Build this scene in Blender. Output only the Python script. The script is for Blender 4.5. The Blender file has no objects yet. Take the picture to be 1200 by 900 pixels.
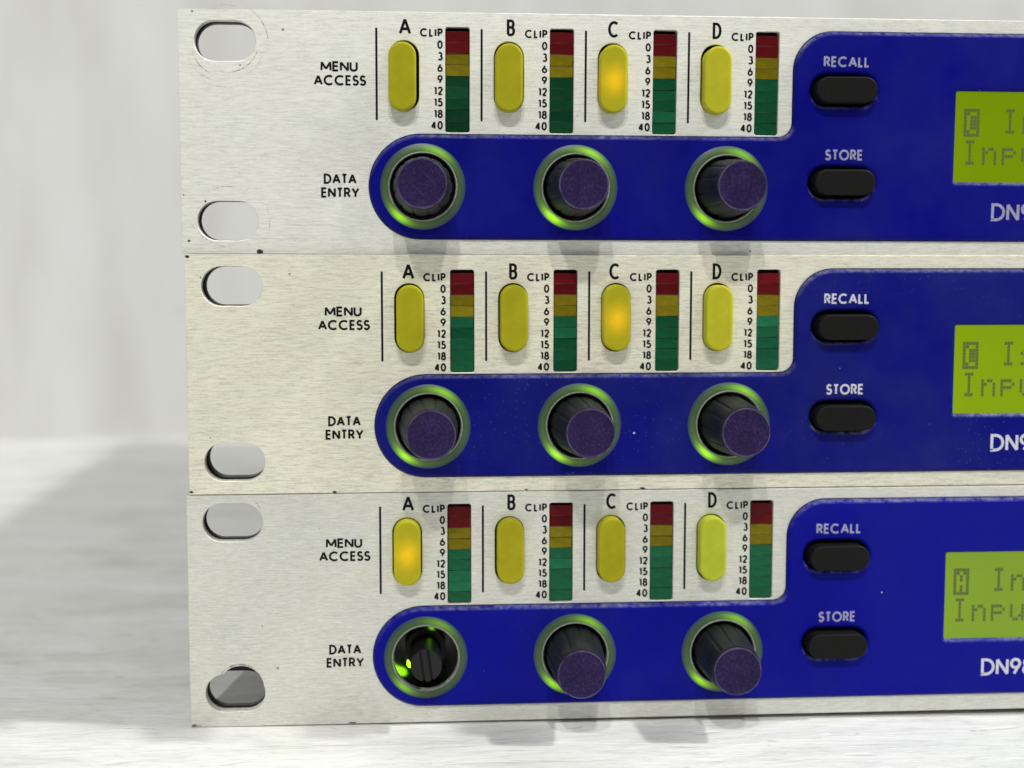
import bpy, bmesh, math, random
from mathutils import Matrix, Vector

# ------------------------------------------------------------------ camera, world, lamps, exposure
MM = 0.001
scene = bpy.context.scene
col = scene.collection
random.seed(7)

CAM_H = 87.20                       # camera height above the bench, mm
cam_data = bpy.data.cameras.new('camera')
cam = bpy.data.objects.new('camera', cam_data)
col.objects.link(cam)
right = Vector((0.997166, -0.075228, 0.000178))
down = Vector((-0.00667, -0.09082, -0.99585))
fwd = Vector((0.07493, 0.99302, -0.09106))
M3 = Matrix((right, -down, -fwd)).transposed()
cam.matrix_world = Matrix.Translation(Vector((0, -253.18, CAM_H)) * MM) @ M3.to_4x4()
cam_data.sensor_width = 36.0
cam_data.lens = 1611.66 / 1200 * 36
cam_data.clip_start = 0.01
cam_data.clip_end = 20
cam_data.dof.use_dof = True
cam_data.dof.focus_distance = 0.2485
cam_data.dof.aperture_fstop = 11.5
scene.camera = cam

world = bpy.data.worlds.new('World')
scene.world = world
world.use_nodes = True
wb = world.node_tree.nodes['Background']
wb.inputs[0].default_value = (0.97, 1.0, 0.985, 1)
wb.inputs[1].default_value = 0.31


def lamp(name, direction, dist, size, watts, colour, target=(60, 0, 66)):
    d = Vector(direction).normalized()
    ld = bpy.data.lights.new(name, 'AREA')
    ld.shape = 'DISK'
    ld.size = size
    ld.energy = watts
    ld.color = colour
    o = bpy.data.objects.new(name, ld)
    o.location = Vector(target) * MM + d * dist
    o.rotation_euler = d.to_track_quat('Z', 'Y').to_euler()
    col.objects.link(o)
    return o


lamp('ceiling_lamp_a', (-0.25, -1, 1.1), 2.0, 0.045, 12.6, (1.0, 0.985, 0.95))
lamp('ceiling_lamp_b', (-0.01, -1, 1.1), 2.0, 0.045, 12.6, (1.0, 0.985, 0.95))
lamp('ceiling_lamp_c', (0.80, -0.14, 1.0), 2.0, 0.11, 24.0, (1.0, 0.99, 0.97))
lamp('added_soft_light', (0.85, -0.10, 0.80), 2.2, 0.9, 14.0, (0.98, 1.0, 0.99))  # unseen soft light added on the right to deepen the left shadow

scene.view_settings.view_transform = 'Standard'
scene.view_settings.look = 'None'
scene.view_settings.exposure = 0.0
scene.view_settings.gamma = 1.0
scene.render.engine = 'CYCLES'
scene.cycles.use_denoising = True
scene.cycles.max_bounces = 8


# ------------------------------------------------------------------ material helpers
class NT:
    def __init__(self, name):
        self.m = bpy.data.materials.new(name)
        self.m.use_nodes = True
        self.t = self.m.node_tree
        self.b = self.t.nodes['Principled BSDF']

    def n(self, typ, **kw):
        nd = self.t.nodes.new(typ)
        for k, v in kw.items():
            setattr(nd, k, v)
        return nd

    def link(self, a, b):
        self.t.links.new(a, b)

    def obj(self, scale=(1, 1, 1), loc=(0, 0, 0)):
        tc = self.n('ShaderNodeTexCoord')
        mp = self.n('ShaderNodeMapping')
        mp.inputs['Scale'].default_value = scale
        mp.inputs['Location'].default_value = loc
        self.link(tc.outputs['Object'], mp.inputs['Vector'])
        return mp.outputs[0]

    def noise(self, vec, scale=1.0, detail=4, rough=0.6):
        nd = self.n('ShaderNodeTexNoise')
        nd.inputs['Scale'].default_value = scale
        nd.inputs['Detail'].default_value = detail
        nd.inputs['Roughness'].default_value = rough
        self.link(vec, nd.inputs['Vector'])
        return nd.outputs[0]

    def ramp(self, val, stops):
        nd = self.n('ShaderNodeValToRGB')
        e = nd.color_ramp.elements
        while len(e) < len(stops):
            e.new(0.5)
        for el, (p, c) in zip(e, stops):
            el.position = p
            el.color = (c[0], c[1], c[2], 1) if isinstance(c, tuple) else (c, c, c, 1)
        self.link(val, nd.inputs[0])
        return nd.outputs[0]

    def mix(self, a, b, fac, mode='MIX'):
        nd = self.n('ShaderNodeMix', data_type='RGBA', blend_type=mode)
        for sock, v in ((nd.inputs[6], a), (nd.inputs[7], b), (nd.inputs[0], fac)):
            if hasattr(v, 'links'):
                self.link(v, sock)
            elif isinstance(v, tuple):
                sock.default_value = (v[0], v[1], v[2], 1)
            else:
                sock.default_value = v
        return nd.outputs[2]

    def math(self, op, a, b=0.0, c=0.0):
        nd = self.n('ShaderNodeMath', operation=op)
        for s, v in zip(nd.inputs, (a, b, c)):
            if hasattr(v, 'links'):
                self.link(v, s)
            else:
                s.default_value = v
        return nd.outputs[0]

    def bump(self, h, strength, dist):
        nd = self.n('ShaderNodeBump')
        nd.inputs['Strength'].default_value = strength
        nd.inputs['Distance'].default_value = dist
        self.link(h, nd.inputs['Height'])
        self.link(nd.outputs[0], self.b.inputs['Normal'])

    def set(self, **kw):
        names = {'color': 'Base Color', 'rough': 'Roughness', 'metal': 'Metallic', 'emit': 'Emission Color',
                 'emit_s': 'Emission Strength', 'spec': 'Specular IOR Level', 'alpha': 'Alpha',
                 'coat': 'Coat Weight', 'coat_r': 'Coat Roughness', 'sheen': 'Sheen Weight'}
        for k, v in kw.items():
            s = self.b.inputs[names[k]]
            if hasattr(v, 'links'):
                self.link(v, s)
            elif isinstance(v, tuple):
                s.default_value = (v[0], v[1], v[2], 1)
            else:
                s.default_value = v
        return self


def brushed(name, tint, dark, seed, warm=0.0, hue_amt=0.5):
    t = NT(name)
    v1 = t.obj((420, 420, 3600), (seed, seed, seed))
    v2 = t.obj((1500, 1500, 7500), (seed * 2, 0, seed))
    v3 = t.obj((45, 45, 60), (0, seed, seed))
    g1 = t.noise(v1, 1.0, 3, 0.6)
    g2 = t.noise(v2, 1.0, 3, 0.6)
    g = t.math('ADD', t.math('MULTIPLY', g1, 0.6), t.math('MULTIPLY', g2, 0.4))
    c = t.ramp(g, [(0.36, dark), (0.5, tint), (0.64, tuple(min(1, x * 1.16) for x in tint))])
    blot = t.ramp(t.noise(v3, 1.0, 6, 0.7), [(0.3, (0.93, 0.93, 0.92)), (0.45, (0.985, 0.985, 0.96)), (0.6, (1.0, 0.985, 0.965)), (0.72, 1.0)])
    c = t.mix(c, blot, 1.0, 'MULTIPLY')
    if warm:
        v4 = t.obj((70, 70, 1100), (seed, 3, 1))
        w = t.ramp(t.noise(v4, 1.0, 4, 0.7), [(0.5, 0.0), (0.75, 1.0)])
        c = t.mix(c, (0.86, 0.79, 0.64), t.math('MULTIPLY', w, warm))
    hue = t.noise(t.obj((85, 85, 130), (seed * 3, 0, seed)), 1.0, 4, 0.6)
    c = t.mix(c, t.ramp(hue, [(0.34, (0.965, 1.0, 0.97)), (0.5, 1.0), (0.66, (1.0, 0.965, 0.945))]), hue_amt, 'MULTIPLY')
    # long brush lines
    lb = t.ramp(t.noise(t.obj((55, 55, 5200), (seed, 2, 7)), 1.0, 2, 0.5), [(0.32, 0.90), (0.5, 1.0), (0.7, 1.0)])
    c = t.mix(c, lb, 0.8, 'MULTIPLY')
    # fine smudges
    v5 = t.obj((900, 900, 900), (seed, 1, 2))
    sp = t.ramp(t.noise(v5, 1.0, 2, 0.5), [(0.16, 0.72), (0.24, 1.0)])
    c = t.mix(c, sp, 0.6, 'MULTIPLY')
    t.set(color=c, metal=0.5, spec=0.3)
    r = t.ramp(g, [(0.3, 0.62), (0.7, 0.42)])
    t.set(rough=r)
    t.bump(g, 0.3, 0.00004)
    return t.m


def plain(name, colour, rough=0.4, metal=0.0, var=0.12, scale=900, spec=0.5, bump=0.0):
    t = NT(name)
    nz = t.noise(t.obj((1, 1, 1)), scale, 4, 0.6)
    f = t.ramp(nz, [(0.3, 1 - var), (0.7, 1 + 0.0)])
    t.set(color=t.mix(tuple(colour), f, 1.0, 'MULTIPLY'), rough=rough, metal=metal, spec=spec)
    if bump:
        t.bump(nz, bump, 0.00008)
    return t.m


def segment_plastic(name, colour, spec):
    t = NT(name)
    oi = t.n('ShaderNodeObjectInfo')
    nz = t.noise(t.obj((1, 1, 1)), 800, 4, 0.6)
    f = t.ramp(nz, [(0.3, 0.72), (0.7, 1.05)])
    c = t.mix(tuple(colour), f, 1.0, 'MULTIPLY')
    c = t.mix(c, t.ramp(oi.outputs['Random'], [(0.0, 0.78), (0.75, 1.0), (1.0, 1.3)]), 1.0, 'MULTIPLY')
    # pale rubbed line along the moulded edges
    sx = t.n('ShaderNodeSeparateXYZ')
    t.link(t.obj((1, 1, 1)), sx.inputs[0])
    ed = t.ramp(t.math('MULTIPLY', t.math('ABSOLUTE', sx.outputs[2]), 1000.0), [(0.86, 0.0), (0.95, 1.0)])
    en = t.ramp(t.noise(t.obj((1, 1, 1)), 350, 2, 0.5), [(0.45, 0.0), (0.65, 0.35)])
    c = t.mix(c, (0.25, 0.26, 0.24), t.math('MULTIPLY', ed, t.math('MULTIPLY', en, 0.5)))
    t.set(color=c, rough=t.ramp(oi.outputs['Random'], [(0.0, 0.22), (1.0, 0.45)]), spec=spec)
    return t.m


def blue_plastic(name, colour, haze, off=0.0):
    t = NT(name)
    v = t.obj((1, 1, 1), (off, off * 0.37, off * 0.61))
    soft = t.ramp(t.noise(v, 60, 4, 0.6), [(0.35, 0.0), (0.75, 1.0)])
    c = t.mix(tuple(colour), tuple(x * 0.75 + y for x, y in zip(colour, (0.012, 0.013, 0.03))), t.math('MULTIPLY', soft, haze))
    # dust specks
    vo = t.n('ShaderNodeTexVoronoi')
    vo.inputs['Scale'].default_value = 230
    t.link(v, vo.inputs['Vector'])
    sep = t.n('ShaderNodeSeparateColor')
    t.link(vo.outputs['Color'], sep.inputs[0])
    rad = t.math('MULTIPLY', t.math('POWER', sep.outputs[0], 18.0), 0.062)
    speck = t.math('LESS_THAN', vo.outputs['Distance'], rad)
    vo2 = t.n('ShaderNodeTexVoronoi')
    vo2.inputs['Scale'].default_value = 900
    t.link(v, vo2.inputs['Vector'])
    sep2 = t.n('ShaderNodeSeparateColor')
    t.link(vo2.outputs['Color'], sep2.inputs[0])
    fine = t.math('LESS_THAN', vo2.outputs['Distance'], t.math('MULTIPLY', t.math('POWER', sep2.outputs[1], 4.0), 0.26))
    dusty = t.ramp(t.noise(v, 35, 3, 0.6), [(0.4, 0.0), (0.7, 1.0)])
    c = t.mix(c, (0.10, 0.11, 0.26), t.math('MULTIPLY', t.math('MULTIPLY', fine, dusty), 0.8))
    c = t.mix(c, (0.5, 0.53, 0.62), t.math('MULTIPLY', speck, 0.8))
    # dust settled on upward-facing edges
    ge = t.n('ShaderNodeNewGeometry')
    sz = t.n('ShaderNodeSeparateXYZ')
    t.link(ge.outputs['Normal'], sz.inputs[0])
    up = t.ramp(sz.outputs[2], [(0.12, 0.0), (0.6, 1.0)])
    dn = t.ramp(t.noise(v, 900, 4, 0.7), [(0.35, 0.0), (0.65, 1.0)])
    dl = t.ramp(t.noise(v, 70, 2, 0.5), [(0.3, 0.25), (0.65, 1.0)])
    c = t.mix(c, (0.30, 0.31, 0.36), t.math('MULTIPLY', t.math('MULTIPLY', up, dn), t.math('MULTIPLY', dl, 0.6)))
    rr = t.ramp(t.noise(v, 150, 4, 0.7), [(0.3, 0.42), (0.7, 0.6)])
    t.set(color=c, rough=rr, spec=0.07)
    t.bump(t.noise(v, 2500, 2, 0.5), 0.06, 0.00005)
    return t.m


def menu_plastic(name, colour, lit):
    t = NT(name)
    v = t.obj((1, 1, 1))
    z = t.n('ShaderNodeSeparateXYZ')
    t.link(v, z.inputs[0])
    nz = t.noise(v, 320, 3, 0.6)
    f = t.ramp(nz, [(0.3, 0.88), (0.7, 1.03)])
    c = t.mix(tuple(colour), f, 1.0, 'MULTIPLY')
    gr = t.ramp(t.noise(v, 1500, 3, 0.7), [(0.27, 0.6), (0.36, 1.0)])
    c = t.mix(c, gr, 0.5, 'MULTIPLY')
    t.set(color=c, rough=0.42, spec=0.08)
    t.b.inputs['Subsurface Weight'].default_value = 0.5
    t.b.inputs['Subsurface Radius'].default_value = (0.003, 0.0028, 0.0004)
    t.b.inputs['Subsurface Scale'].default_value = 0.6
    if lit:
        # light-emitting diode glowing through the middle of the cap
        ln = t.n('ShaderNodeVectorMath', operation='LENGTH')
        mp = t.obj((1 / 0.0024, 0, 1 / 0.0029), (0, 0, 0.12))
        t.link(mp, ln.inputs[0])
        g = t.math('POWER', 2.718, t.math('MULTIPLY', t.math('POWER', ln.outputs['Value'], 2.0), -1.4))
        t.set(emit=(1.0, 0.40, 0.0), emit_s=t.math('MULTIPLY', g, lit))
    return t.m


def ring_material(name, gain):
    t = NT(name)
    rnd = t.n('ShaderNodeObjectInfo')
    v = t.obj((1, 1, 1))
    nrm = t.n('ShaderNodeVectorMath', operation='NORMALIZE')
    mp = t.obj((1, 0, 1))
    t.link(mp, nrm.inputs[0])

    def spot(deg, power):
        d = t.n('ShaderNodeVectorMath', operation='DOT_PRODUCT')
        t.link(nrm.outputs[0], d.inputs[0])
        d.inputs[1].default_value = (math.cos(math.radians(deg)), 0, math.sin(math.radians(deg)))
        return t.math('POWER', t.math('MAXIMUM', d.outputs['Value'], 0.0), power)

    a = t.math('ADD', t.math('MULTIPLY', spot(66, 14), 0.62), t.math('MULTIPLY', spot(232, 26), 1.15))
    a = t.math('ADD', a, t.math('ADD', t.math('MULTIPLY', spot(70, 3), 0.10), t.math('MULTIPLY', spot(232, 3), 0.13)))
    a = t.math('ADD', a, 0.02)
    ln = t.n('ShaderNodeVectorMath', operation='LENGTH')
    t.link(mp, ln.inputs[0])
    rad = t.ramp(t.math('MULTIPLY', ln.outputs['Value'], 100.0), [(0.62, 0.15), (0.67, 1.0), (0.715, 1.0), (0.785, 0.12)])
    a = t.math('MULTIPLY', a, rad)
    nz = t.ramp(t.noise(v, 700, 3, 0.6), [(0.3, 0.8), (0.7, 1.0)])
    c = t.mix((0.042, 0.080, 0.036), nz, 1.0, 'MULTIPLY')
    c = t.mix(c, (0.012, 0.022, 0.10), t.ramp(t.math('MULTIPLY', ln.outputs['Value'], 100.0), [(0.705, 0.0), (0.785, 0.9)]))
    t.set(color=c, rough=0.4, emit=(0.30, 0.72, 0.003), emit_s=t.math('MULTIPLY', t.math('MULTIPLY', a, gain), t.math('ADD', 0.75, t.math('MULTIPLY', rnd.outputs['Random'], 0.5))), spec=0.35)
    return t.m


MAT = {}
MAT['metal_top'] = brushed('brushed_aluminium', (0.81, 0.81, 0.765), (0.64, 0.645, 0.605), 1.3)
MAT['metal_mid'] = brushed('brushed_champagne_aluminium', (0.80, 0.785, 0.675), (0.585, 0.575, 0.485), 5.7, 0.3, 1.0)
MAT['metal_low'] = brushed('brushed_grey_aluminium', (0.69, 0.692, 0.645), (0.585, 0.59, 0.545), 9.1)
MAT['blue'] = blue_plastic('blue_fascia_plastic', (0.0010, 0.0014, 0.180), 0.6, 0.31)
MAT['blue_bright'] = blue_plastic('bright_blue_fascia_plastic', (0.0025, 0.004, 0.230), 0.4, 1.73)
MAT['blue_dusty'] = blue_plastic('dusty_blue_fascia_plastic', (0.002, 0.004, 0.160), 1.0, 3.17)
MAT['ink'] = plain('black_ink', (0.006, 0.006, 0.007), 0.5, 0, 0.2, 900, 0.1)
MAT['white_ink'] = plain('white_ink', (0.62, 0.62, 0.72), 0.5, 0, 0.25, 2500)
MAT['worn_ink'] = plain('worn_white_ink', (0.36, 0.36, 0.55), 0.5, 0, 0.45, 2500)
MAT['black'] = plain('black_plastic', (0.008, 0.008, 0.009), 0.45, 0, 0.4, 700, 0.25, 0.15)
MAT['rubber'] = plain('black_rubber', (0.013, 0.013, 0.014), 0.5, 0, 0.6, 450, 0.3, 0.3)
MAT['button_black'] = plain('black_button_rubber', (0.009, 0.0095, 0.009), 0.5, 0, 0.35, 1500, 0.1, 0.2)
MAT['purple'] = None
MAT['shaft'] = plain('lightened_shaft_plastic', (0.016, 0.016, 0.017), 0.5, 0, 0.3, 900, 0.2)  # rib faces lighter than the shaft: slot shade put into the colour
MAT['steel'] = plain('dark_steel', (0.06, 0.06, 0.062), 0.5, 0.6, 0.25, 120)
MAT['cavity'] = plain('black_interior', (0.006, 0.008, 0.005), 0.22, 0, 0.3, 500, 0.4)
MAT['rim'] = plain('pale_ring_edge', (0.30, 0.33, 0.29), 0.35, 0.1, 0.5, 1300)
MAT['ring'] = ring_material('lit_green_ring', 1.0)
MAT['ring_dim'] = ring_material('dim_green_ring', 0.55)
MAT['yellow'] = menu_plastic('yellow_button_plastic', (0.37, 0.345, 0.012), 0)
MAT['pale_yellow'] = menu_plastic('pale_yellow_button_plastic', (0.465, 0.445, 0.025), 0)
MAT['yellow_lit'] = menu_plastic('lit_yellow_button_plastic', (0.41, 0.385, 0.016), 0.5)
MAT['lime_yellow'] = menu_plastic('lime_yellow_button_plastic', (0.43, 0.475, 0.035), 0)
MAT['red'] = segment_plastic('red_segment', (0.115, 0.003, 0.006), 0.12)
MAT['olive'] = segment_plastic('amber_segment', (0.20, 0.16, 0.004), 0.12)
MAT['green'] = segment_plastic('green_segment', (0.004, 0.085, 0.032), 0.12)  # three greens: unit tint, plus reflections on right-hand meters put into the colour
MAT['green_deep'] = segment_plastic('deep_green_segment', (0.002, 0.052, 0.018), 0.12)
MAT['green_pale'] = segment_plastic('pale_green_segment', (0.010, 0.12, 0.052), 0.12)
MAT['scuff'] = plain('scuff_brown', (0.10, 0.085, 0.07), 0.6)
MAT['chip'] = plain('dark_chip', (0.02, 0.018, 0.016), 0.6)
MAT['speck'] = plain('grey_speck', (0.22, 0.21, 0.19), 0.6)


def cap_mat():
    t = NT('purple_cap_plastic')
    oi = t.n('ShaderNodeObjectInfo')
    v0 = t.obj((1, 1, 1))
    vm = t.n('ShaderNodeVectorMath', operation='ADD')
    t.link(v0, vm.inputs[0])
    t.link(oi.outputs['Random'], vm.inputs[1])
    v = vm.outputs[0]
    g = t.noise(v, 2300, 3, 0.7)
    c = t.ramp(g, [(0.3, (0.013, 0.007, 0.042)), (0.52, (0.0205, 0.0115, 0.060)), (0.74, (0.044, 0.031, 0.092))])
    fx = t.ramp(t.noise(v, 260, 4, 0.6), [(0.35, 0.75), (0.7, 1.15)])
    c = t.mix(c, fx, 1.0, 'MULTIPLY')
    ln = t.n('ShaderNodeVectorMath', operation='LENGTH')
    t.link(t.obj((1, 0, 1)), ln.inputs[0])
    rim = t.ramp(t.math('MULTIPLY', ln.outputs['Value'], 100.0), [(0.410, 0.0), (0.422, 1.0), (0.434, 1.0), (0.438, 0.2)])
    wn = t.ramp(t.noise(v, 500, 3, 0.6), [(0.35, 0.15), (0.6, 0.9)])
    c = t.mix(c, (0.10, 0.085, 0.15), t.math('MULTIPLY', rim, wn))  # rim wear, with the raised edge's highlight painted into the colour
    # a few hairline scratches
    mp = t.n('ShaderNodeMapping')
    mp.inputs['Rotation'].default_value = (0, 0.5, 0)
    mp.inputs['Scale'].default_value = (130, 1, 3200)
    t.link(v, mp.inputs['Vector'])
    sc = t.ramp(t.noise(mp.outputs[0], 1.0, 2, 0.5), [(0.735, 0.0), (0.77, 0.5)])
    c = t.mix(c, (0.14, 0.11, 0.22), sc)
    t.set(color=c, rough=0.45, spec=0.12)
    t.bump(g, 0.2, 0.00005)
    return t.m


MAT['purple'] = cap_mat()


def scuff_mat():
    t = NT('faint_scuff')
    a = t.ramp(t.noise(t.obj((1, 1, 1)), 1100, 4, 0.7), [(0.42, 0.0), (0.6, 0.62)])
    t.set(color=(0.13, 0.11, 0.085), rough=0.6, alpha=a)
    return t.m


def stain_mat():
    t = NT('faint_stain')
    a = t.ramp(t.noise(t.obj((1, 1, 1)), 900, 4, 0.7), [(0.42, 0.0), (0.75, 0.16)])
    t.set(color=(0.26, 0.22, 0.14), rough=0.6, alpha=a)
    return t.m


MAT['scuff'] = scuff_mat()
MAT['stain'] = stain_mat()


def screen_mat(name, c1, c2):
    t = NT(name)
    v = t.obj((1, 1, 1))
    z = t.n('ShaderNodeSeparateXYZ')
    t.link(v, z.inputs[0])
    f = t.ramp(t.noise(v, 55, 2, 0.5), [(0.3, 0.0), (0.7, 1.0)])
    t.set(color=(0.04, 0.06, 0.001), rough=0.3, emit=t.mix(c1, c2, f), emit_s=1.0, spec=0.08)
    return t.m


MAT['screen_top'] = screen_mat('lit_green_screen', (0.15, 0.245, 0.0), (0.13, 0.215, 0.0))
MAT['screen_mid'] = screen_mat('lit_green_screen_mid', (0.205, 0.325, 0.002), (0.185, 0.285, 0.004))
MAT['screen_low'] = screen_mat('lit_pale_green_screen', (0.19, 0.315, 0.022), (0.17, 0.27, 0.03))
MAT['pixel'] = plain('liquid_crystal_dark', (0.05, 0.065, 0.012), 0.5)
for k_, c_ in (('pixel', (0.055, 0.085, 0.006)),):
    MAT[k_].node_tree.nodes['Principled BSDF'].inputs['Emission Color'].default_value = (*c_, 1)
    MAT[k_].node_tree.nodes['Principled BSDF'].inputs['Emission Strength'].default_value = 0.6

led = NT('green_diode')
led.set(color=(0.1, 0.3, 0.02), emit=(0.30, 0.85, 0.01), emit_s=6.0)
MAT['led'] = led.m


# ------------------------------------------------------------------ mesh helpers
# fascia coordinates: X mm from the left edge, Y mm down from the layout top, h mm proud of the face
PH = 43.8


def P(x, y, h):
    return (x * MM, -h * MM, (PH - y) * MM)


def circle(cx, cy, r, n=48):
    return [(cx + r * math.cos(2 * math.pi * i / n), cy + r * math.sin(2 * math.pi * i / n)) for i in range(n)]


def lozenge(cx, cy, w, h, n=14):
    pts = []
    if w >= h:
        r = h / 2
        for s, a0 in ((1, -90), (-1, 90)):
            for i in range(n + 1):
                a = math.radians(a0 + 180 * i / n)
                pts.append((cx + s * (w / 2 - r) + r * math.cos(a), cy + r * math.sin(a)))
    else:
        r = w / 2
        for s, a0 in ((1, 0), (-1, 180)):
            for i in range(n + 1):
                a = math.radians(a0 + 180 * i / n)
                pts.append((cx + r * math.cos(a), cy + s * (h / 2 - r) + r * math.sin(a)))
    return pts


def round_rect(x0, y0, x1, y1, r, n=5):
    pts = []
    for cx, cy, a0 in ((x1 - r, y1 - r, 0), (x0 + r, y1 - r, 90), (x0 + r, y0 + r, 180), (x1 - r, y0 + r, 270)):
        for i in range(n + 1):
            a = math.radians(a0 + 90 * i / n)
            pts.append((cx + r * math.cos(a), cy + r * math.sin(a)))
    return pts


def area2(p):
    return sum(a[0] * b[1] - b[0] * a[1] for a, b in zip(p, p[1:] + p[:1]))


def plate(name, loops, h0, h1, bevel=0.0, res=2, local=None):
    """Solid plate with holes from 2D outlines (first loop is the outer one). local=(cx,cy): mesh centred there."""
    cu = bpy.data.curves.new(name, 'CURVE')
    cu.dimensions = '2D'
    cu.fill_mode = 'BOTH'
    for k, lp in enumerate(loops):
        pts = [(x, -y) for x, y in lp]
        if (area2(pts) > 0) != (k == 0):
            pts.reverse()
        sp = cu.splines.new('POLY')
        sp.points.add(len(pts) - 1)
        for q, (x, y) in zip(sp.points, pts):
            q.co = (x, y, 0, 1)
        sp.use_cyclic_u = True
    cu.extrude = (h1 - h0) / 2 - bevel
    cu.bevel_depth = bevel
    cu.bevel_resolution = res
    cu.offset = -bevel
    tmp = bpy.data.objects.new(name, cu)
    me = bpy.data.meshes.new_from_object(tmp)
    bpy.data.objects.remove(tmp)
    bpy.data.curves.remove(cu)
    mid = (h0 + h1) / 2
    for v in me.vertices:
        x, y, z = v.co
        if local:
            v.co = ((x - local[0]) * MM, -(z + mid) * MM, (y + local[1]) * MM)
        else:
            v.co = P(x, -y, z + mid)
    bm = bmesh.new()
    bm.from_mesh(me)
    bmesh.ops.remove_doubles(bm, verts=bm.verts, dist=1e-7)
    bmesh.ops.recalc_face_normals(bm, faces=bm.faces)
    bm.to_mesh(me)
    bm.free()
    me.name = name
    return me


def link(name, me, mat, parent=None, loc=None):
    o = bpy.data.objects.new(name, me)
    if mat is not None and not me.materials:
        me.materials.append(MAT[mat] if isinstance(mat, str) else mat)
    col.objects.link(o)
    if parent is not None:
        o.parent = parent
    if loc is not None:
        o.location = loc
    return o


def mesh_from(name, verts, faces, smooth=None):
    me = bpy.data.meshes.new(name)
    me.from_pydata(verts, [], faces)
    me.update()
    if smooth is not None:
        for p in me.polygons:
            p.use_smooth = True
        me.set_sharp_from_angle(angle=math.radians(smooth))
    return me


def lathe(name, prof, n=64, rfun=None, smooth=38, cap_end=False, cap_start=False):
    """prof: (radius, h) mm, axis towards the viewer (-Y)."""
    vs, fs = [], []
    for k, (r, h) in enumerate(prof):
        for i in range(n):
            a = 2 * math.pi * i / n
            rr = r * (rfun(a, k) if rfun else 1)
            vs.append((rr * math.cos(a) * MM, -h * MM, rr * math.sin(a) * MM))
    for k in range(len(prof) - 1):
        for i in range(n):
            j = (i + 1) % n
            fs.append((k * n + i, k * n + j, (k + 1) * n + j, (k + 1) * n + i))
    if cap_end:
        fs.append(tuple((len(prof) - 1) * n + i for i in range(n)))
    if cap_start:
        fs.append(tuple(reversed(range(n))))
    me = mesh_from(name, vs, fs)
    bm = bmesh.new()
    bm.from_mesh(me)
    bmesh.ops.recalc_face_normals(bm, faces=bm.faces)
    bm.to_mesh(me)
    bm.free()
    for p in me.polygons:
        p.use_smooth = True
    me.set_sharp_from_angle(angle=math.radians(smooth))
    return me


def boxes(name, lst):
    """lst of (x0,x1,y0,y1,z0,z1) in metres -> one mesh"""
    vs, fs = [], []
    for x0, x1, y0, y1, z0, z1 in lst:
        b = len(vs)
        vs += [(x, y, z) for x in (x0, x1) for y in (y0, y1) for z in (z0, z1)]
        for f in ((0, 1, 3, 2), (4, 6, 7, 5), (0, 4, 5, 1), (2, 3, 7, 6), (0, 2, 6, 4), (1, 5, 7, 3)):
            fs.append(tuple(b + i for i in f))
    return mesh_from(name, vs, fs)


# ------------------------------------------------------------------ stroke lettering (geometric sans)
def arc(cx, cy, rx, ry, a0, a1, n=14):
    return [(cx + rx * math.cos(math.radians(a0 + (a1 - a0) * i / n)),
             cy + ry * math.sin(math.radians(a0 + (a1 - a0) * i / n))) for i in range(n + 1)]


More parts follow.
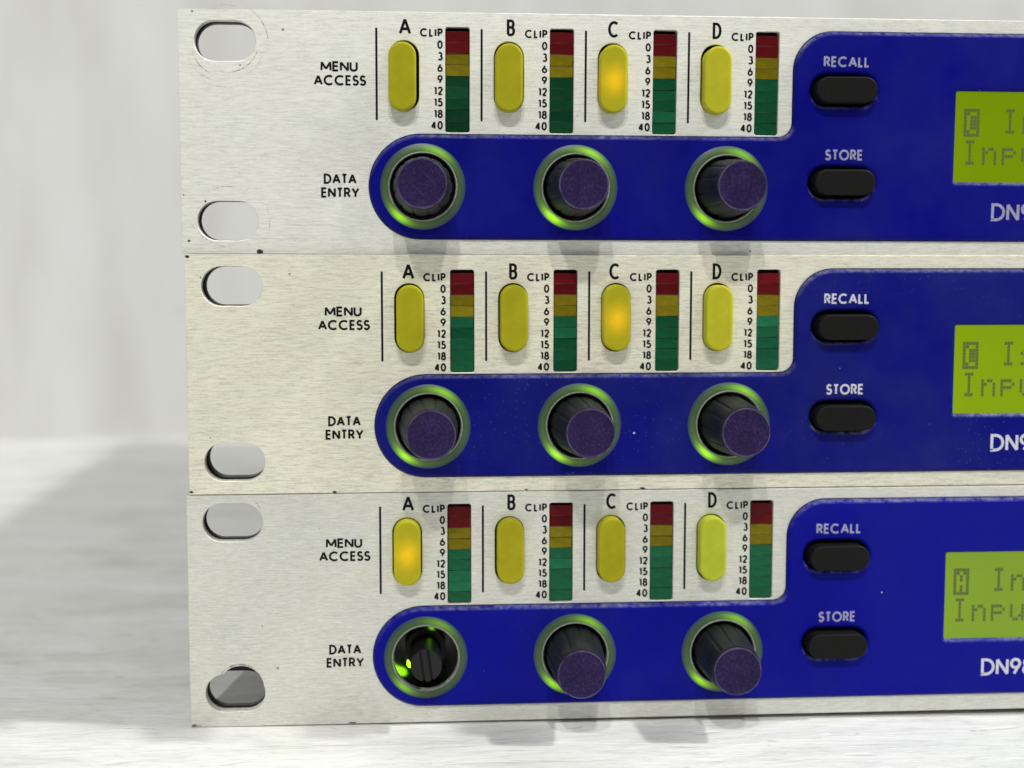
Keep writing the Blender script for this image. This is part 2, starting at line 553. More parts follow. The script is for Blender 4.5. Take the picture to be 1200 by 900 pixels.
G = {
    'A': (.80, [[(0, 0), (.40, 1), (.80, 0)], [(.15, .32), (.65, .32)]]),
    'B': (.52, [[(0, 0), (0, 1)] + [(.27, 1)] + arc(.27, .765, .22, .235, 80, -90, 10) + [(0, .53)],
                [(0, .53), (.28, .53)] + arc(.28, .265, .25, .265, 80, -90, 10) + [(0, 0)]]),
    'C': (.90, [arc(.5, .5, .5, .5, 48, 312, 24)]),
    'D': (.72, [[(0, 0), (0, 1), (.22, 1)] + arc(.22, .5, .5, .5, 84, -84, 18) + [(.22, 0), (0, 0), (0, .08)]]),
    'E': (.46, [[(.46, 1), (0, 1), (0, 0), (.46, 0)], [(0, .52), (.43, .52)]]),
    'I': (0.0, [[(0, 0), (0, 1)]]),
    'L': (.40, [[(0, 1), (0, 0), (.40, 0)]]),
    'M': (.86, [[(0, 0), (.03, 1), (.43, .18), (.83, 1), (.86, 0)]]),
    'N': (.66, [[(0, 0), (0, 1), (.66, 0), (.66, 1)]]),
    'O': (1.0, [arc(.5, .5, .5, .5, 90, 450, 28)]),
    'P': (.50, [[(0, 0), (0, 1), (.24, 1)] + arc(.24, .73, .26, .27, 80, -90, 12) + [(0, .46)]]),
    'R': (.54, [[(0, 0), (0, 1), (.24, 1)] + arc(.24, .74, .25, .26, 80, -90, 12) + [(0, .48)], [(.26, .48), (.54, 0)]]),
    'S': (.50, [arc(.25, .745, .22, .255, 25, 255, 12) + arc(.24, .255, .26, .265, 70, -155, 12)]),
    'T': (.52, [[(0, 1), (.52, 1)], [(.26, 1), (.26, 0)]]),
    'U': (.58, [[(0, 1), (0, .3)] + arc(.29, .29, .29, .29, 180, 360, 14) + [(.58, .3), (.58, 1)]]),
    'Y': (.68, [[(0, 1), (.34, .45), (.68, 1)], [(.34, .45), (.34, 0)]]),
    '0': (.56, [arc(.28, .5, .28, .5, 90, 450, 24)]),
    '1': (.20, [[(0, .84), (.20, 1), (.20, 0)]]),
    '2': (.52, [arc(.26, .72, .25, .28, 165, -35, 12) + [(0, 0), (.53, 0)]]),
    '3': (.50, [arc(.24, .75, .21, .25, 145, -90, 12), arc(.24, .26, .27, .27, 90, -150, 12)]),
    '4': (.58, [[(.42, 0), (.42, 1), (0, .27), (.58, .27)]]),
    '5': (.52, [[(.48, 1), (.13, 1), (.06, .55)] + arc(.24, .31, .28, .31, 110, -150, 12)]),
    '6': (.56, [arc(.28, .29, .28, .29, 90, 450, 20), [(.05, .44), (.36, 1)]]),
    '8': (.52, [arc(.26, .76, .21, .24, 90, 450, 18), arc(.26, .26, .26, .27, 90, 450, 18)]),
    '9': (.56, [arc(.28, .71, .28, .29, 90, 450, 20), [(.51, .56), (.20, 0)]]),
}
layer_count = [0]


def ribbon(pts, w, h, vs, fs):
    closed = math.dist(pts[0], pts[-1]) < 1e-6
    if closed:
        pts = pts[:-1]
    n = len(pts)
    L = []
    for i in range(n):
        a = pts[i - 1] if (i > 0 or closed) else None
        b = pts[i]
        c = pts[(i + 1) % n] if (i < n - 1 or closed) else None

        def nrm(p, q):
            d = math.dist(p, q) or 1e-9
            return (-(q[1] - p[1]) / d, (q[0] - p[0]) / d)
        if a is None:
            m, k = nrm(b, c), 1
        elif c is None:
            m, k = nrm(a, b), 1
        else:
            n1, n2 = nrm(a, b), nrm(b, c)
            m = (n1[0] + n2[0], n1[1] + n2[1])
            ml = math.hypot(*m) or 1e-9
            m = (m[0] / ml, m[1] / ml)
            k = min(1.6, 1 / max(0.2, m[0] * n1[0] + m[1] * n1[1]))
        L.append(((b[0] + m[0] * w / 2 * k, b[1] + m[1] * w / 2 * k), (b[0] - m[0] * w / 2 * k, b[1] - m[1] * w / 2 * k)))
    base = len(vs)
    for l, r in L:
        vs.append(P(l[0], l[1], h))
        vs.append(P(r[0], r[1], h))
    for i in range(n if closed else n - 1):
        j = (i + 1) % n
        fs.append((base + 2 * i, base + 2 * j, base + 2 * j + 1, base + 2 * i + 1))


def word(text, x0, x1, ytop, ybot, stroke, h, space=0.2, align=None):
    """Printed word filling x0..x1 (or right aligned at x1 when x0 is None)."""
    cap = ybot - ytop - stroke
    widths = [G[c][0] for c in text]
    if x0 is None:
        sx = cap
        total = sum(widths) * sx + (len(text) - 1) * (space * cap + stroke)
        gap = space * cap + stroke
        x = x1 - stroke / 2 - total
        if align == 'centre':
            x = x1 - total / 2
    else:
        gap = space * cap + stroke
        sx = (x1 - x0 - stroke - gap * (len(text) - 1)) / max(1e-6, sum(widths))
        x = x0 + stroke / 2
    vs, fs = [], []
    k = 0
    for c, wd in zip(text, widths):
        for st in G[c][1]:
            pts = [(x + px * sx, ybot - stroke / 2 - py * cap) for px, py in st]
            # sharp corners end one stroke and start the next
            runs = [[pts[0]]]
            for q in range(1, len(pts)):
                runs[-1].append(pts[q])
                if q < len(pts) - 1:
                    ax, ay = pts[q][0] - pts[q - 1][0], pts[q][1] - pts[q - 1][1]
                    bx, by = pts[q + 1][0] - pts[q][0], pts[q + 1][1] - pts[q][1]
                    ca = (ax * bx + ay * by) / ((math.hypot(ax, ay) * math.hypot(bx, by)) or 1e-9)
                    if ca < -0.15:
                        runs.append([pts[q]])
            for run in runs:
                ribbon(run, stroke, h + 0.006 * (k % 5), vs, fs)
                k += 1
        x += wd * sx + gap
    me = mesh_from('lettering', vs, fs)
    bm = bmesh.new()
    bm.from_mesh(me)
    for f in bm.faces:
        f.normal_update()
        if f.normal.y > 0:
            f.normal_flip()
    bm.to_mesh(me)
    bm.free()
    return me


FONT57 = {
    'I': ["01110", "00100", "00100", "00100", "00100", "00100", "01110"],
    'n': ["00000", "00000", "10110", "11001", "10001", "10001", "10001"],
    'p': ["00000", "00000", "11110", "10001", "11110", "10000", "10000"],
    'u': ["00000", "00000", "10001", "10001", "10001", "10011", "01101"],
    't': ["01000", "01000", "11100", "01000", "01000", "01001", "00110"],
    'C': ["01110", "10001", "10000", "10000", "10000", "10001", "01110"],
    's': ["00000", "00000", "01110", "10000", "01110", "00001", "11110"],
    'A': ["01110", "10001", "10001", "10001", "11111", "10001", "10001"],
}


def lcd_char(c, x, y, invert, vs, fs, h):
    dx, dy, g = (0.62, 0.655, 0.05) if invert else (0.56, 0.655, 0.05)
    rows = FONT57[c] + ["00000"]
    if invert:
        rows = ["00000"] + {'C': ["00110", "01000", "01000", "01000", "01000", "00110"],
                            'A': ["00100", "01010", "01010", "01110", "01010", "01010"]}[c] + ["00000"]
    for r in range(8):
        for q in range(5):
            on = rows[r][q] == '1'
            if invert:
                on = not on
            if on:
                b = len(vs)
                x0, y0 = x + q * dx, y + r * dy
                vs += [P(x0, y0, h), P(x0 + dx - g, y0, h), P(x0 + dx - g, y0 + dy - g, h), P(x0, y0 + dy - g, h)]
                fs.append((b, b + 3, b + 2, b + 1))


# ------------------------------------------------------------------ the setting: bench and wall
def bench_material():
    t = NT('white_painted_bench')
    vb = t.obj((1, 1, 1))
    warp = t.n('ShaderNodeTexNoise')
    warp.inputs['Scale'].default_value = 22
    warp.inputs['Detail'].default_value = 3
    t.link(vb, warp.inputs['Vector'])
    wv = t.n('ShaderNodeVectorMath', operation='MULTIPLY_ADD')
    t.link(warp.outputs['Color'], wv.inputs[0])
    wv.inputs[1].default_value = (0.05, 0.022, 0.0)
    t.link(vb, wv.inputs[2])
    mw = t.n('ShaderNodeMapping')
    mw.inputs['Scale'].default_value = (16, 75, 60)
    t.link(wv.outputs[0], mw.inputs['Vector'])
    s1 = t.noise(mw.outputs[0], 1.0, 7, 0.66)
    v2 = t.obj((40, 420, 400), (3, 1, 0))
    s2 = t.noise(v2, 1.0, 5, 0.65)
    v3 = t.obj((30, 30, 30), (7, 2, 0))
    pat = t.noise(v3, 1.0, 5, 0.6)
    c = t.ramp(s1, [(0.28, (0.56, 0.57, 0.55)), (0.46, (0.72, 0.725, 0.71)), (0.7, (0.80, 0.805, 0.795))])
    c = t.mix(c, t.ramp(s2, [(0.30, 0.84), (0.48, 1.0)]), 0.55, 'MULTIPLY')
    c = t.mix(c, t.ramp(pat, [(0.32, (0.82, 0.82, 0.77)), (0.55, 1.0)]), 0.7, 'MULTIPLY')
    fine = t.noise(t.obj((210, 900, 400), (1, 4, 0)), 1.0, 5, 0.7)
    c = t.mix(c, t.ramp(fine, [(0.32, 0.78), (0.5, 1.0)]), 0.75, 'MULTIPLY')
    # small knocks and dirt specks
    sp = t.ramp(t.noise(t.obj((160, 260, 200), (2, 9, 0)), 1.0, 3, 0.6), [(0.26, 0.35), (0.31, 1.0)])
    c = t.mix(c, sp, 0.6, 'MULTIPLY')
    # scratches
    for ang, sc, off in ((0.5, 1.0, 0.0), (-0.35, 0.8, 4.0), (1.2, 0.7, 9.0)):
        mp = t.n('ShaderNodeMapping')
        tc = t.n('ShaderNodeTexCoord')
        mp.inputs['Rotation'].default_value = (0, 0, ang)
        mp.inputs['Scale'].default_value = (14 * sc, 900 * sc, 1)
        mp.inputs['Location'].default_value = (off, off, 0)
        t.link(tc.outputs['Object'], mp.inputs['Vector'])
        ns = t.noise(mp.outputs[0], 1.0, 2, 0.5)
        line = t.ramp(ns, [(0.27, 0.5), (0.30, 1.0)])
        c = t.mix(c, line, 0.45, 'MULTIPLY')
    t.set(color=c, rough=t.ramp(s1, [(0.3, 0.6), (0.7, 0.38)]), spec=0.4)
    hh = t.math('ADD', t.math('MULTIPLY', s1, 1.0), t.math('MULTIPLY', s2, 0.2))
    dent = t.ramp(t.noise(t.obj((70, 190, 100), (5, 3, 0)), 1.0, 2, 0.5), [(0.66, 0.0), (0.76, 1.0)])
    hh = t.math('SUBTRACT', hh, t.math('MULTIPLY', dent, 0.35))
    t.bump(hh, 0.5, 0.0026)
    return t.m


def wall_material():
    t = NT('painted_wall')
    s1 = t.noise(t.obj((26, 10, 7)), 1.0, 4, 0.55)
    s2 = t.noise(t.obj((11, 10, 5), (4, 2, 1)), 1.0, 3, 0.5)
    c = t.ramp(s1, [(0.34, (0.58, 0.58, 0.55)), (0.52, (0.665, 0.665, 0.65)), (0.7, (0.70, 0.70, 0.695))])
    c = t.mix(c, t.ramp(s2, [(0.35, (0.93, 0.93, 0.91)), (0.6, 1.0)]), 1.0, 'MULTIPLY')
    st = t.ramp(t.noise(t.obj((60, 10, 38), (1.7, 0, 5.2)), 1.0, 2, 0.5), [(0.22, 0.0), (0.31, 1.0)])
    c = t.mix((0.60, 0.60, 0.53), c, st)
    t.set(color=c, rough=0.6, spec=0.25)
    t.bump(s1, 0.2, 0.003)
    return t.m


MAT['bench'] = bench_material()
MAT['wall'] = wall_material()
TILT = math.tan(math.radians(0.42))
X_LEFT = -0.041
WALL_Y = 0.418


def bench_z(x):
    return -TILT * (x - X_LEFT)


bx0, bx1, by0 = -0.75, 0.85, -0.30
vs = []
for x in (bx0, bx1):
    for y in (by0, WALL_Y):
        for dz in (-0.028, 0):
            vs.append((x, y, bench_z(x) + dz))
bench = link('bench_top', mesh_from('bench_top', vs, [(0, 1, 3, 2), (4, 6, 7, 5), (0, 4, 5, 1), (2, 3, 7, 6), (0, 2, 6, 4), (1, 5, 7, 3)]), 'bench')
bench['kind'] = 'structure'
wall = link('wall', boxes('wall', [(-0.75, 0.85, WALL_Y, WALL_Y + 0.05, -0.04, 0.62)]), 'wall')
wall['kind'] = 'structure'

# ------------------------------------------------------------------ shared part meshes
PITCH = 19.1
RINGS = (43.8, 71.85, 100.0)
RING_Y = 31.46


def knob_r(a, k):
    if k in (2, 3, 4, 5):
        g = abs(((a * 12 / (2 * math.pi)) % 1) - 0.5) * 2          # 0..1, 1 at a groove
        return 1 - 0.045 * max(0.0, (g - 0.72) / 0.28)
    return 1


ME = {}
ME['knob'] = lathe('knob_grip', [(3.0, -5), (5.35, -5), (5.45, -1.0), (5.35, 2.0), (4.95, 8.5), (4.62, 12.6), (4.52, 13.0), (4.45, 13.2), (4.2, 13.25)], 150, knob_r, 30, cap_end=True)
ME['cap'] = lathe('cap', [(4.28, 13.28), (4.40, 13.55), (4.39, 13.88), (4.30, 14.02), (4.18, 14.02), (4.06, 13.92), (3.9, 13.9), (2.0, 13.9)], 72, None, 40, cap_end=True, cap_start=True)
ME['ring'] = lathe('light_ring', [(7.86, 0.80), (7.80, 1.0), (7.5, 1.12), (7.0, 1.26), (6.6, 1.34), (6.34, 1.34)], 96, None, 50)
ME['rim'] = lathe('ring_edge', [(6.36, 1.30), (6.30, 1.52), (6.14, 1.56), (6.0, 1.42), (5.95, 0.4)], 96, None, 50)
ME['well'] = lathe('ring_well', [(5.97, 0.5), (5.93, -9.0), (0.4, -9.0)], 64, None, 40)
ME['shaft'] = lathe('encoder_shaft', [(3.9, -8.9), (3.9, -4.5), (2.95, -4.5), (2.9, 5.7)], 40, None, 30, cap_end=True)
ME['menu_button'] = plate('menu_button', [lozenge(0, 0, 5.0, 12.2)], -3.0, 2.75, 0.42, 4, (0, 0))
ME['push_button'] = plate('push_button', [lozenge(0, 0, 11.5, 4.75)], -3.0, 3.3, 0.35, 3, (0, 0))
ME['segment'] = plate('segment', [round_rect(-2.1, -0.995, 2.1, 0.995, 0.08, 2)], -2.5, 0.0, 0.07, 1, (0, 0))
for c_ in ('red', 'olive', 'green', 'green_deep', 'green_pale'):
    m_ = ME['segment'].copy()
    m_.materials.append(MAT[c_])
    ME['segment_' + c_] = m_
for k_, mats in (('menu_button', ('yellow', 'pale_yellow', 'yellow_lit', 'lime_yellow')), ('ring', ('ring', 'ring_dim'))):
    for mm_ in mats:
        m_ = ME[k_].copy()
        m_.materials.append(MAT[mm_])
        ME[k_ + '_' + mm_] = m_


def blob(x, y, r, h, sx=1.0):
    n = 11
    pts = []
    for i in range(n):
        a = 2 * math.pi * i / n
        rr = r * random.uniform(0.6, 1.25)
        pts.append(P(x + sx * rr * math.cos(a), y + rr * math.sin(a), h))
    return mesh_from('speck', list(reversed(pts)), [tuple(range(n))])


def arc_strip(cx, cy, r, a0, a1, w, h, squash=1.0):
    n = 40
    vs, fs = [], []
    for i in range(n + 1):
        t = i / n
        a = math.radians(a0 + (a1 - a0) * t)
        ww = w * (0.25 + 0.75 * math.sin(math.pi * t)) * random.uniform(0.6, 1.1)
        for s in (-1, 1):
            rr = r + s * ww / 2
            vs.append(P(cx + rr * math.cos(a), cy - rr * squash * math.sin(a), h))
    for i in range(n):
        fs.append((2 * i, 2 * i + 1, 2 * i + 3, 2 * i + 2))
    return mesh_from('scuff', vs, fs)


def add(parent, name, me, mat=None, x=None, y=None, h=0.0):
    loc = None if x is None else P(x, y, h)
    return link(name, me, mat, parent, loc)


# ------------------------------------------------------------------ one rack unit
def rack_unit(cfg):
    root = bpy.data.objects.new('rack_unit', None)
    root.empty_display_size = 0.02
    col.objects.link(root)
    R = Matrix(cfg['rot']).to_4x4()
    tl = Vector(cfg['tl']) + Vector((0, -253.18 * 0, 0))
    world_tl = Vector((tl.x, tl.y - 253.18, tl.z + CAM_H)) * MM
    base = world_tl + R.to_3x3() @ Vector((0, 0, -PH * MM))
    root.matrix_world = Matrix.Translation(base) @ R
    root['label'] = cfg['label']
    root['category'] = 'audio processor'
    root['group'] = 'rack units stacked on the bench'

    y0 = cfg['edge']                                   # panel edge relative to the layout
    metal, blue = cfg['metal'], cfg['blue']
    sdx, sdy = cfg['silk']
    TH = cfg['thick']

    # ---- aluminium front panel with slots and openings
    loops = [[(0, y0), (482.6, y0), (482.6, y0 + PH), (0, y0 + PH)]]
    slots = []
    for sx in (8.33, 474.3):
        slots += [lozenge(sx, 5.62, 11.0, 7.15), lozenge(sx, 37.8, 11.0, 7.15)]
    if cfg.get('torn_slot'):
        # lower left slot opened up by an off-centre drill
        s = []
        cx, cy, r = 9.35, 36.95, 4.25
        for i in range(160):
            a = 2 * math.pi * i / 160
            d = (math.cos(a), math.sin(a))
            best = 0
            for q in range(1, 700):
                t = q * 0.01
                x, yy = 8.33 + d[0] * t, 37.8 + d[1] * t
                ix = min(max(x, 8.33 - 1.93), 8.33 + 1.93)
                inside = math.hypot(x - ix, yy - 37.8) < 3.57 or math.hypot(x - cx, yy - cy) < r
                if inside:
                    best = t
            best += random.uniform(-0.04, 0.04) if d[1] < -0.5 else 0
            s.append((8.33 + d[0] * best, 37.8 + d[1] * best))
        slots[1] = s
    holes = []
    for k in range(4):
        holes.append(lozenge(40.45 + k * PITCH, 11.47, 5.45, 12.7))
        holes.append(round_rect(47.95 + k * PITCH, 2.66, 52.38 + k * PITCH, 21.55, 0.45))
    # fascia outline
    def fascia(g):
        l, t, b, xr, tt = 34.05 - g, 22.0 - g, 40.9 + g, 330 + g, 2.6 - g
        ux = 112.45 - g
        r = (b - t) / 2
        pts = [(l + r + r * math.cos(math.radians(a)), t + r + r * math.sin(math.radians(a))) for a in range(90, 271, 6)]
        rc = 2.7 + (-g if g > 0 else g)
        pts += [(ux - rc + rc * math.cos(math.radians(a)), t - rc + rc * math.sin(math.radians(a))) for a in range(90, -1, -10)]
        rb = 7.2 + g
        pts += [(ux + rb + rb * math.cos(math.radians(a)), tt + rb + rb * math.sin(math.radians(a))) for a in range(180, 271, 6)]
        pts += [(xr - 7 + 7 * math.cos(math.radians(a)), tt + 7 + 7 * math.sin(math.radians(a))) for a in range(270, 361, 10)]
        pts += [(xr - 7 + 7 * math.cos(math.radians(a)), b - 7 + 7 * math.sin(math.radians(a))) for a in range(0, 91, 10)]
        return pts
    holes.append(fascia(0.12))
    panel = add(root, 'front_panel', plate('front_panel', loops + slots + holes, -TH, 0, 0.12, 1), metal)
    # black mounting bracket behind the ear
    bl = [[(0.4, y0 + 0.5), (21, y0 + 0.5), (21, y0 + PH - 0.5), (0.4, y0 + PH - 0.5)]] + [lozenge(8.33, 5.62, 10.9, 7.05), lozenge(8.33, 37.8, 10.9, 7.05)]
    add(root, 'ear_bracket', plate('ear_bracket', bl, -TH - cfg['bracket'], -TH - 0.02, 0.0, 0), 'black')
    # chassis: open-fronted steel case
    zb, zt = 1.6 * MM, (PH - 1.0) * MM
    x0, x1, yb0, yb1, th = 22 * MM, 460 * MM, (TH + 0.05) * MM, 350 * MM, 1.2 * MM
    add(root, 'chassis', boxes('chassis', [(x0, x1, yb0, yb1, zb, zb + th), (x0, x1, yb0, yb1, zt - th, zt),
                                           (x0, x0 + th, yb0, yb1, zb + th, zt - th), (x1 - th, x1, yb0, yb1, zb + th, zt - th),
                                           (x0 + th, x1 - th, yb1 - th, yb1, zb + th, zt - th),
                                           (x0 + th, x1 - th, 0.016, 0.017, zb + th, zt - th)]), 'steel')

    # ---- blue fascia
    fh = 0.95
    floops = [fascia(0.0)] + [circle(x, RING_Y, 6.98, 72) for x in RINGS]
    floops += [lozenge(121.8, 13.3, 12.5, 5.7), lozenge(121.8, 30.25, 12.5, 5.7)]
    floops.append(round_rect(143.35, 13.15, 243.0, 29.95, 0.3, 2))
    fas = add(root, 'fascia', plate('fascia', floops, -2.3, fh, 0.85, 7), blue)
    tm = cfg['text']
    add(fas, 'lettering', word('RECALL', 117.8, 126.45, 7.1, 9.05, 0.37, fh + 0.02, 0.1), tm[0])
    add(fas, 'lettering', word('STORE', 118.5, 125.7, 24.1, 26.1, 0.37, fh + 0.02, 0.1), tm[1])
    add(fas, 'lettering', word('DN9848', 150.65, 165.8, 33.85, 37.2, 0.54, fh + 0.02, 0.09), tm[2])

    # ---- printed lettering on the panel
    for txt, a, b, c, d in (('MENU', 25.35, 32.1, 9.0, 10.85), ('ACCESS', 24.1, 33.6, 11.45, 13.35),
                            ('DATA', 25.75, 31.75, 29.15, 31.05), ('ENTRY', 25.25, 32.25, 31.65, 33.55)):
        add(panel, 'lettering', word(txt, a + sdx, b + sdx, c + sdy, d + sdy, 0.39, 0.012, 0.07), 'ink')
    for k in range(4):
        o = k * PITCH
        wid = {'A': 1.12, 'B': .76, 'C': 1.02, 'D': .84}['ABCD'[k]]
        cx = 40.65 + o + sdx + (0, 0.15, -0.1, 0.0)[k]
        add(panel, 'lettering', word('ABCD'[k], cx - wid, cx + wid, 1.15 + sdy, 4.15 + sdy, 0.50, 0.012), 'ink')
        add(panel, 'lettering', word('CLIP', 43.35 + o + sdx, 47.5 + o + sdx, 2.92 + sdy, 4.46 + sdy, 0.34, 0.012, 0.16), 'ink')
        for i, tx in enumerate(('0', '3', '6', '9', '12', '15', '18', '40')):
            yc = 5.82 + 2.065 * i + sdy
            add(panel, 'lettering', word(tx, None, 47.5 + o + sdx, yc - 0.78, yc + 0.78, 0.33, 0.012, 0.10), 'ink')
        dl = [[(35.27 + o, 2.97), (35.67 + o, 2.97), (35.67 + o, 19.47), (35.27 + o, 19.47)]]
        vsd = [P(x, y, 0.012) for x, y in dl[0]]
        add(panel, 'divider_line', mesh_from('divider_line', vsd, [(3, 2, 1, 0)]), 'ink')

    # ---- menu buttons
    for k in range(4):
        kind = cfg['buttons'][k]
        jx, jy = cfg['bj'][k]
        add(root, 'menu_button', ME['menu_button_' + kind], None, 40.45 + k * PITCH + jx, 11.47 + jy, random.uniform(-0.1, 0.1))
        b = root.children[-1]
        if kind == 'yellow_lit':
            b['label'] = 'yellow button glowing orange in its middle'

    # ---- level meters
    for k in range(4):
        cx = 50.165 + k * PITCH
        hous = add(root, 'level_meter', boxes('level_meter', [
            (-2.35 * MM, 2.35 * MM, 4.2 * MM, 5.0 * MM, -9.6 * MM, 9.6 * MM),
            (-2.9 * MM, -2.3 * MM, (TH + 0.1) * MM, 5.0 * MM, -9.6 * MM, 9.6 * MM), (2.3 * MM, 2.9 * MM, (TH + 0.1) * MM, 5.0 * MM, -9.6 * MM, 9.6 * MM)]), 'black', cx, 12.1)
        for i in range(9):
            cname = 'red' if i < 2 else 'olive' if i < 4 else cfg['greens'][k]
            s = link('segment', ME['segment_' + cname], None, hous)
            yy = 2.66 + 0.62 + 1.0 + 2.012 * i
            s.location = (random.uniform(-0.05, 0.05) * MM, (0.55 + random.uniform(-0.14, 0.14)) * MM, (12.1 - yy + random.uniform(-0.04, 0.04)) * MM)
            s.rotation_euler = (math.radians(random.uniform(-3.0, 3.0)), math.radians(random.uniform(-0.6, 0.6)), math.radians(random.uniform(-1.2, 1.2)))

    # ---- push buttons
    for (bx_, by_) in ((121.8, 13.3), (121.8, 30.25)):
        add(root, 'push_button', ME['push_button'], 'button_black', bx_ + random.uniform(-0.12, 0.12), by_ + random.uniform(-0.1, 0.1), random.uniform(-0.15, 0.1))
        ml = plate('button_well', [lozenge(0, 0, 13.6, 6.8), lozenge(0, 0, 12.56, 5.76)], -5, -2.55, 0, 0, (0, 0))
        add(root, 'button_well', ml, 'cavity', bx_, by_)

    # ---- screen
    scr = add(root, 'screen', boxes('screen', [(142.6 * MM, 243.8 * MM, -0.25 * MM, 0.8 * MM, (PH - 30.6) * MM, (PH - 12.5) * MM)]), cfg['screen'])
    scr['label'] = 'backlit yellow-green character display'
    cells = [(0, 0, cfg['cursor'], True), (2, 0, 'I', False), (3, 0, cfg['second'], False)]
    cells += [(i, 1, c, False) for i, c in enumerate('Input')]
    vs, fs = [], []
    for cx, row, ch, inv in cells:
        lcd_char(ch, 145.0 + 3.78 * cx, 16.3 + 5.85 * row, inv, vs, fs, 0.27)
    add(scr, 'lettering', mesh_from('lettering', vs, fs), 'pixel')

    # ---- encoder rings and knobs
    for i, rx in enumerate(RINGS):
        dim = cfg.get('dim', -1) == i
        ring = add(root, 'light_ring', ME['ring_ring_dim' if dim else 'ring_ring'], None, rx, RING_Y, 0)
        add(ring, 'ring_edge', ME['rim'], 'rim')
        well = add(root, 'ring_well', ME['well'], 'cavity', rx, RING_Y, 0)
        if cfg.get('missing') == i:
            sh = add(root, 'encoder_shaft', ME['shaft'], 'black', rx, RING_Y, 0)
            sh['label'] = 'bare black slotted encoder shaft without its knob'
            for xa, xb in ((-2.9, -0.95), (-0.5, 0.5), (0.95, 2.9)):
                pts = [(q, -math.sqrt(max(0.0, 2.9 ** 2 - q * q))) for q in [xa + (xb - xa) * n / 8 for n in range(9)]]
                pts += [(q, -yq) for q, yq in reversed(pts) if abs(yq) > 1e-4]
                add(sh, 'shaft_rib', plate('shaft_rib', [pts], 5.65, 6.6, 0.06, 1, (0, 0)), 'shaft')
                sh.children[-1].rotation_euler = (0, math.radians(-8), 0)
            for ang in (232, 70):
                a = math.radians(ang)
                l_ = lathe('diode', [(0.7, -8.95), (0.7, -7.4), (0.45, -7.0)], 20, None, 40, cap_end=True)
                add(well, 'diode', l_, 'led', None)
                well.children[-1].location = (4.7 * math.cos(a) * MM, 0, 4.7 * math.sin(a) * MM)
        else:
            kx, ky = cfg['kj'][i]
            kn = add(root, 'knob', ME['knob'], 'rubber', rx, RING_Y, 0)
            kn.rotation_euler = (math.radians(ky), random.uniform(0, 6.28), math.radians(kx))
            kn.rotation_mode = 'YXZ'
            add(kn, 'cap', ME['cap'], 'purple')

    # ---- wear on the panel
    for (x, y, r, kind, sx) in cfg['specks']:
        add(panel, 'chip' if kind == 'chip' else 'speck', blob(x, y, r, 0.010 + random.uniform(0, .006), sx), kind)
    for a in cfg.get('scuffs', ()):
        add(panel, 'scuff', arc_strip(*a), 'scuff')
    return root


I3 = ((1, 0, 0), (0, 1, 0), (0, 0, 1))
rack_unit(dict(
    label='silver rack processor with curved scratches round its mounting slots, topmost of the stack',
    tl=(-40.88, 255.115, 44.624), rot=((0.99997, 0.00697, 0.00283), (-0.00694, 0.99992, -0.01073), (-0.00291, 0.01071, 0.99994)),
    edge=0.0, metal='metal_top', blue='blue', silk=(0.0, 0.0), thick=2.1, bracket=2.9, screen='screen_top', cursor='C', second='n', greens=('green_deep', 'green_deep', 'green', 'green'),
    text=('worn_ink', 'worn_ink', 'worn_ink'), buttons=('yellow', 'yellow', 'yellow_lit', 'pale_yellow'),
    bj=((-0.3, .32), (-.1, .36), (-.1, .38), (0.05, .38)), kj=((-1.0, 0), (0, 0), (0, 0)),
    specks=[(18.7, 3.5, .26, 'speck', 1), (4.4, 34.3, .2, 'chip', 1), (1.3, 41.5, .25, 'chip', 1.2), (14.1, 43.45, .45, 'chip', 1.5),
            (.5, 33.2, .16, 'chip', .7), (36.9, 16.8, .1, 'stain', .6), (72.2, 18.3, .14, 'speck', .7), (105, 43, .2, 'chip', 1),
            (2.6, .5, .2, 'speck', 1.4), (11.0, 9.9, .14, 'speck', 2), (130, 1.2, .4, 'stain', 4), (155, 42.6, .8, 'stain', 3)],
    scuffs=[(8.9, 5.9, 7.15, -8, 62, .16, .011), (8.6, 6.1, 6.75, 62, 118, .12, .012), (8.3, 5.7, 7.3, 205, 262, .14, .013), (8.5, 5.8, 6.3, 195, 250, .18, .014),
            (8.7, 5.5, 5.7, 255, 345, .22, .015), (8.8, 6.0, 6.5, 285, 345, .12, .016), (8.5, 38.2, 6.6, 55, 130, .13, .011), (8.9, 38.0, 7.0, -35, 30, .10, .012),
            (9.5, 33.5, 9.2, 205, 262, .13, .013), (8.6, 5.9, 8.0, 240, 300, .1, .017)],
))
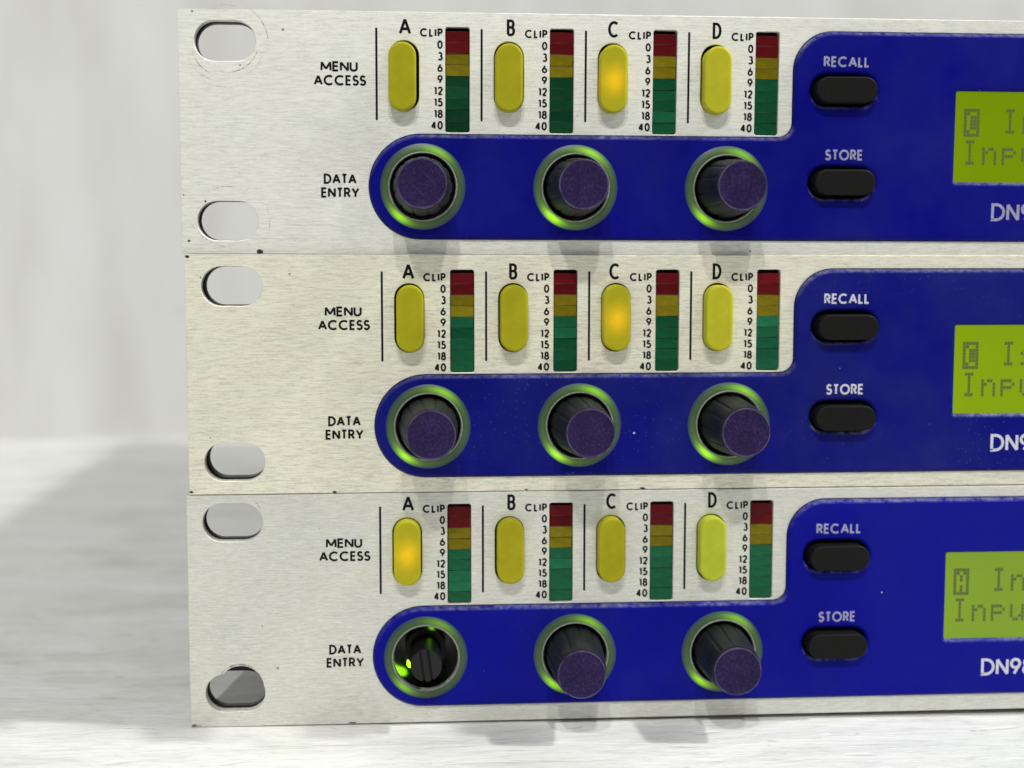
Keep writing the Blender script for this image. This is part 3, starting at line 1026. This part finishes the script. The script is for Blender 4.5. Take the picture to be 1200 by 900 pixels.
rack_unit(dict(
    label='warm champagne-tinted rack processor lying between the two silver ones',
    tl=(-40.248, 253.176, 0.554), rot=I3,
    edge=0.0, metal='metal_mid', blue='blue_dusty', silk=(-0.33, 0.33), thick=2.4, bracket=4.8, screen='screen_mid', cursor='C', second='s', greens=('green', 'green', 'green', 'green_pale'),
    text=('white_ink', 'white_ink', 'white_ink'), buttons=('yellow', 'yellow', 'yellow_lit', 'pale_yellow'),
    bj=((0.12, .05), (0.05, .02), (-.1, 0), (-.1, .1)), kj=((1.2, 0), (1.6, -0.5), (0.6, 0)),
    specks=[(18.8, 3.4, .2, 'speck', 1.3), (26.5, 43.65, .26, 'chip', 1.6), (4, 33.3, .15, 'speck', 1), (2.8, 4, .16, 'chip', .8),
            (0.4, 0.3, .3, 'chip', 1.4), (62, 43.6, .16, 'chip', 2.5), (84, 43.65, .22, 'chip', 3), (.4, 43.3, .25, 'chip', 1.4)],
))
rack_unit(dict(
    label='silver rack processor missing its first knob, lowest of the stack on the bench',
    tl=(-40.916, 253.528, -42.945), rot=((0.999986, 0.0051954, 0.000231), (-0.0051963, 0.999978, 0.0040447), (-0.00021, -0.0040459, 0.999992)),
    edge=0.42, metal='metal_low', blue='blue_bright', silk=(0.02, -0.18), thick=2.4, bracket=2.6, screen='screen_low', cursor='A', second='n', greens=('green_pale', 'green_pale', 'green_pale', 'green_pale'),
    text=('worn_ink', 'worn_ink', 'white_ink'), buttons=('yellow_lit', 'yellow', 'yellow', 'lime_yellow'),
    bj=((0.02, -.1), (0.1, -.12), (-.1, -.15), (-.05, -.08)), kj=((0, 0), (-1.0, 0), (-0.3, 0)), missing=0, dim=0, torn_slot=True,
    specks=[(24.2, 7, .16, 'speck', .6), (16.2, 33.2, .26, 'speck', 1), (13.5, 25.2, .13, 'chip', 1), (.7, 43.85, .3, 'speck', 1.8), (.5, 43.9, .2, 'chip', 1.4), (1.6, 43.95, .14, 'speck', 3),
            (30.6, 40.7, 2.0, 'stain', 1.3), (9.4, 41.5, .3, 'stain', 2.5), (30, 44.0, .12, 'chip', 7), (111, 20.3, .2, 'stain', 1.5)],
    scuffs=[(9.3, 36.9, 4.5, 40, 150, .3, .011), (8.4, 5.7, 5.7, 20, 60, .2, .012)],
))
